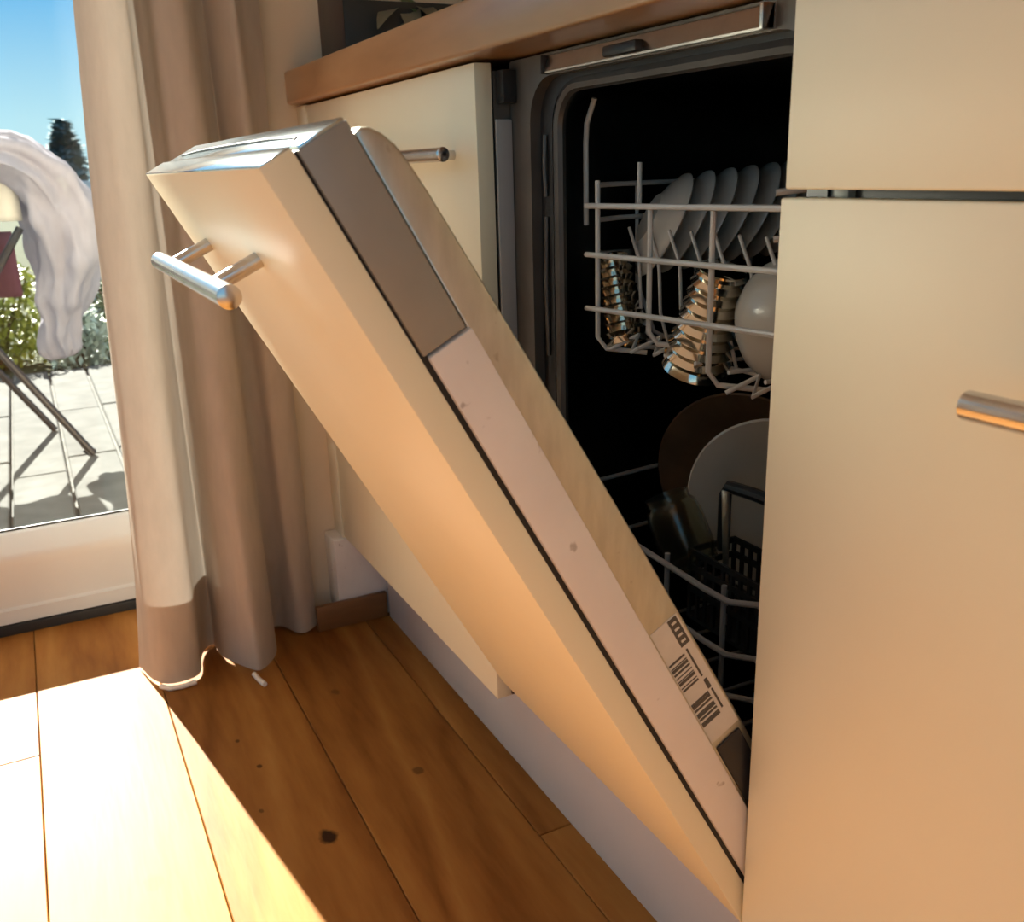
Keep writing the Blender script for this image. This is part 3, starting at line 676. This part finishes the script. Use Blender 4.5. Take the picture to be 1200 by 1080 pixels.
def hang2(name, x, y0, y1, z0, z1, mt, label, cat):
    bm = bmesh.new(); rows = []
    for i in range(9):
        z = z1 + (z0-z1)*i/8
        rows.append([bm.verts.new((x + .018*math.sin(j*.9)*(.2+.8*i/8), y0+(y1-y0)*j/24, z)) for j in range(25)])
    for A, B in zip(rows, rows[1:]):
        for j in range(24): bm.faces.new((A[j], A[j+1], B[j+1], B[j]))
    o = obj(name, bm, mt, angle=180); sd = o.modifiers.new('thick', 'SOLIDIFY'); sd.thickness = .004
    return tag(o, label, cat)
hang2('towel', -2.60, -.95, -.425, .70, .835, 'cream_cloth', 'cream towel hanging under the white sheet on the laundry rack', 'towel')
hang2('towel', -2.90, -.95, -.46, .46, .66, 'maroon', 'dark maroon cloth hanging below the sheet at the left edge', 'towel')

# shrubs behind the patio
def shrub(x, y, w, h, n, mt, label, leaf=.035, squash=1.0):
    root = tag(empty('shrub', (x, y, -.06)), label, 'shrub', 'shrubs behind the patio')
    bm = bmesh.new()
    for i in range(n):
        while True:
            p = Vector((random.uniform(-1, 1), random.uniform(-1, 1), random.uniform(0, 1)))
            if p.x**2+p.y**2+(p.z-.45)**2*2.6 < 1: break
        c = Vector((p.x*w*.7, p.y*w, p.z*h)); s = leaf*random.uniform(.6, 1.3)
        rm = Matrix.Rotation(random.uniform(0, 6.28), 3, 'Z') @ Matrix.Rotation(random.uniform(-1.2, 1.2), 3, 'X')
        q = [rm @ Vector(v) for v in ((-s*.4, 0, 0), (0, -s, 0), (s*.4, 0, .1*s), (0, s, 0))]
        bm.faces.new([bm.verts.new(c+v) for v in q])
    fo = obj('foliage', bm, mt, root, smooth=False); fo['kind'] = 'stuff'
    bm = bmesh.new()
    for i in range(7): a = i*.9; tube_bm([(0, 0, 0), (.25*w*math.cos(a), .3*w*math.sin(a), h*.4), (.45*w*math.cos(a), .6*w*math.sin(a), h*.8)], [.012, .009, .004], 6, bm)
    obj('stem', bm, 'bark', root)
shrub(-4.75, -.62, .30, .52, 1500, 'leaf_y', 'bushy yellow-green shrub left of the hanging sheet, at the patio edge')
shrub(-4.46, -.28, .15, .30, 900, 'leaf_s', 'low silvery shrub directly behind the hanging end of the sheet', .03)
shrub(-4.9, -.02, .26, .48, 1200, 'leaf_g', 'green shrub right of the hanging sheet, next to the curtain edge')
shrub(-4.85, -1.5, .40, .60, 1200, 'leaf_g', 'green shrub further left beyond the laundry rack')
for i_, (sx_, sy_, lb_) in enumerate(((-5.3, -2.6, 'unseen tall bush added left of the patio to darken reflections, nearest the laundry rack'), (-5.4, -4.0, 'unseen tall bush added left of the patio to darken reflections, second from the rack'), (-5.3, -5.4, 'unseen tall bush added left of the patio to darken reflections, furthest from the rack'))):
    shrub(sx_, sy_, .66, 1.9, 1600, 'leaf_g', lb_, .09)  # bushes added outside the view, darkening what the cabinet fronts reflect
# blue-grey fence behind, boards as parts
fn = tag(empty('garden_fence', (-6.2, .3, -.06)), 'blue-grey board fence behind the shrubs by the curtain edge', 'fence')
for i in range(14): obj('board', off(box_bm((-6.21, -.1 + i*.12, -.06), (-6.19, -.1+i*.12+.112, .80), .003, 1), fn), 'blue_fence', fn)
for z in (.1, .6): obj('rail', off(box_bm((-6.24, -.1, z), (-6.21, 1.58, z+.06), .003, 1), fn), 'blue_fence', fn)
# far conifers
def conifer(x, y, h, r, label):
    root = tag(empty('conifer', (x, y, -.5)), label, 'tree', 'distant conifers')
    obj('trunk', tube_bm([(0, 0, 0), (0, 0, h*.95)], [.16, .03], 8), 'bark', root)
    bm = bmesh.new()
    for i in range(3200):
        t = random.random()**.7; z = h*(.08+.92*(1-t)) ; rr = r*t*(.35+.65*random.random())*(.85+.25*math.sin(z*4)); a = random.uniform(0, 6.28)
        c = Vector((rr*math.cos(a), rr*math.sin(a), z-.15*rr)); s = random.uniform(.10, .22)
        d = Vector((math.cos(a), math.sin(a), random.uniform(-.5, .3))); sd_ = Vector((-math.sin(a), math.cos(a), random.uniform(-.4, .4)))
        bm.faces.new([bm.verts.new(c+v) for v in (d*s*1.4, sd_*s*.6, -d*s*.6, -sd_*s*.6)])
    fo = obj('needles', bm, 'conifer', root, smooth=False); fo['kind'] = 'stuff'
conifer(-25, .82, 2.65, .95, 'dark pointed conifer beyond the garden, above the white sheet')
conifer(-29.5, 2.1, 2.1, 1.25, 'lower conifer beside the curtain edge, right of the pointed one')
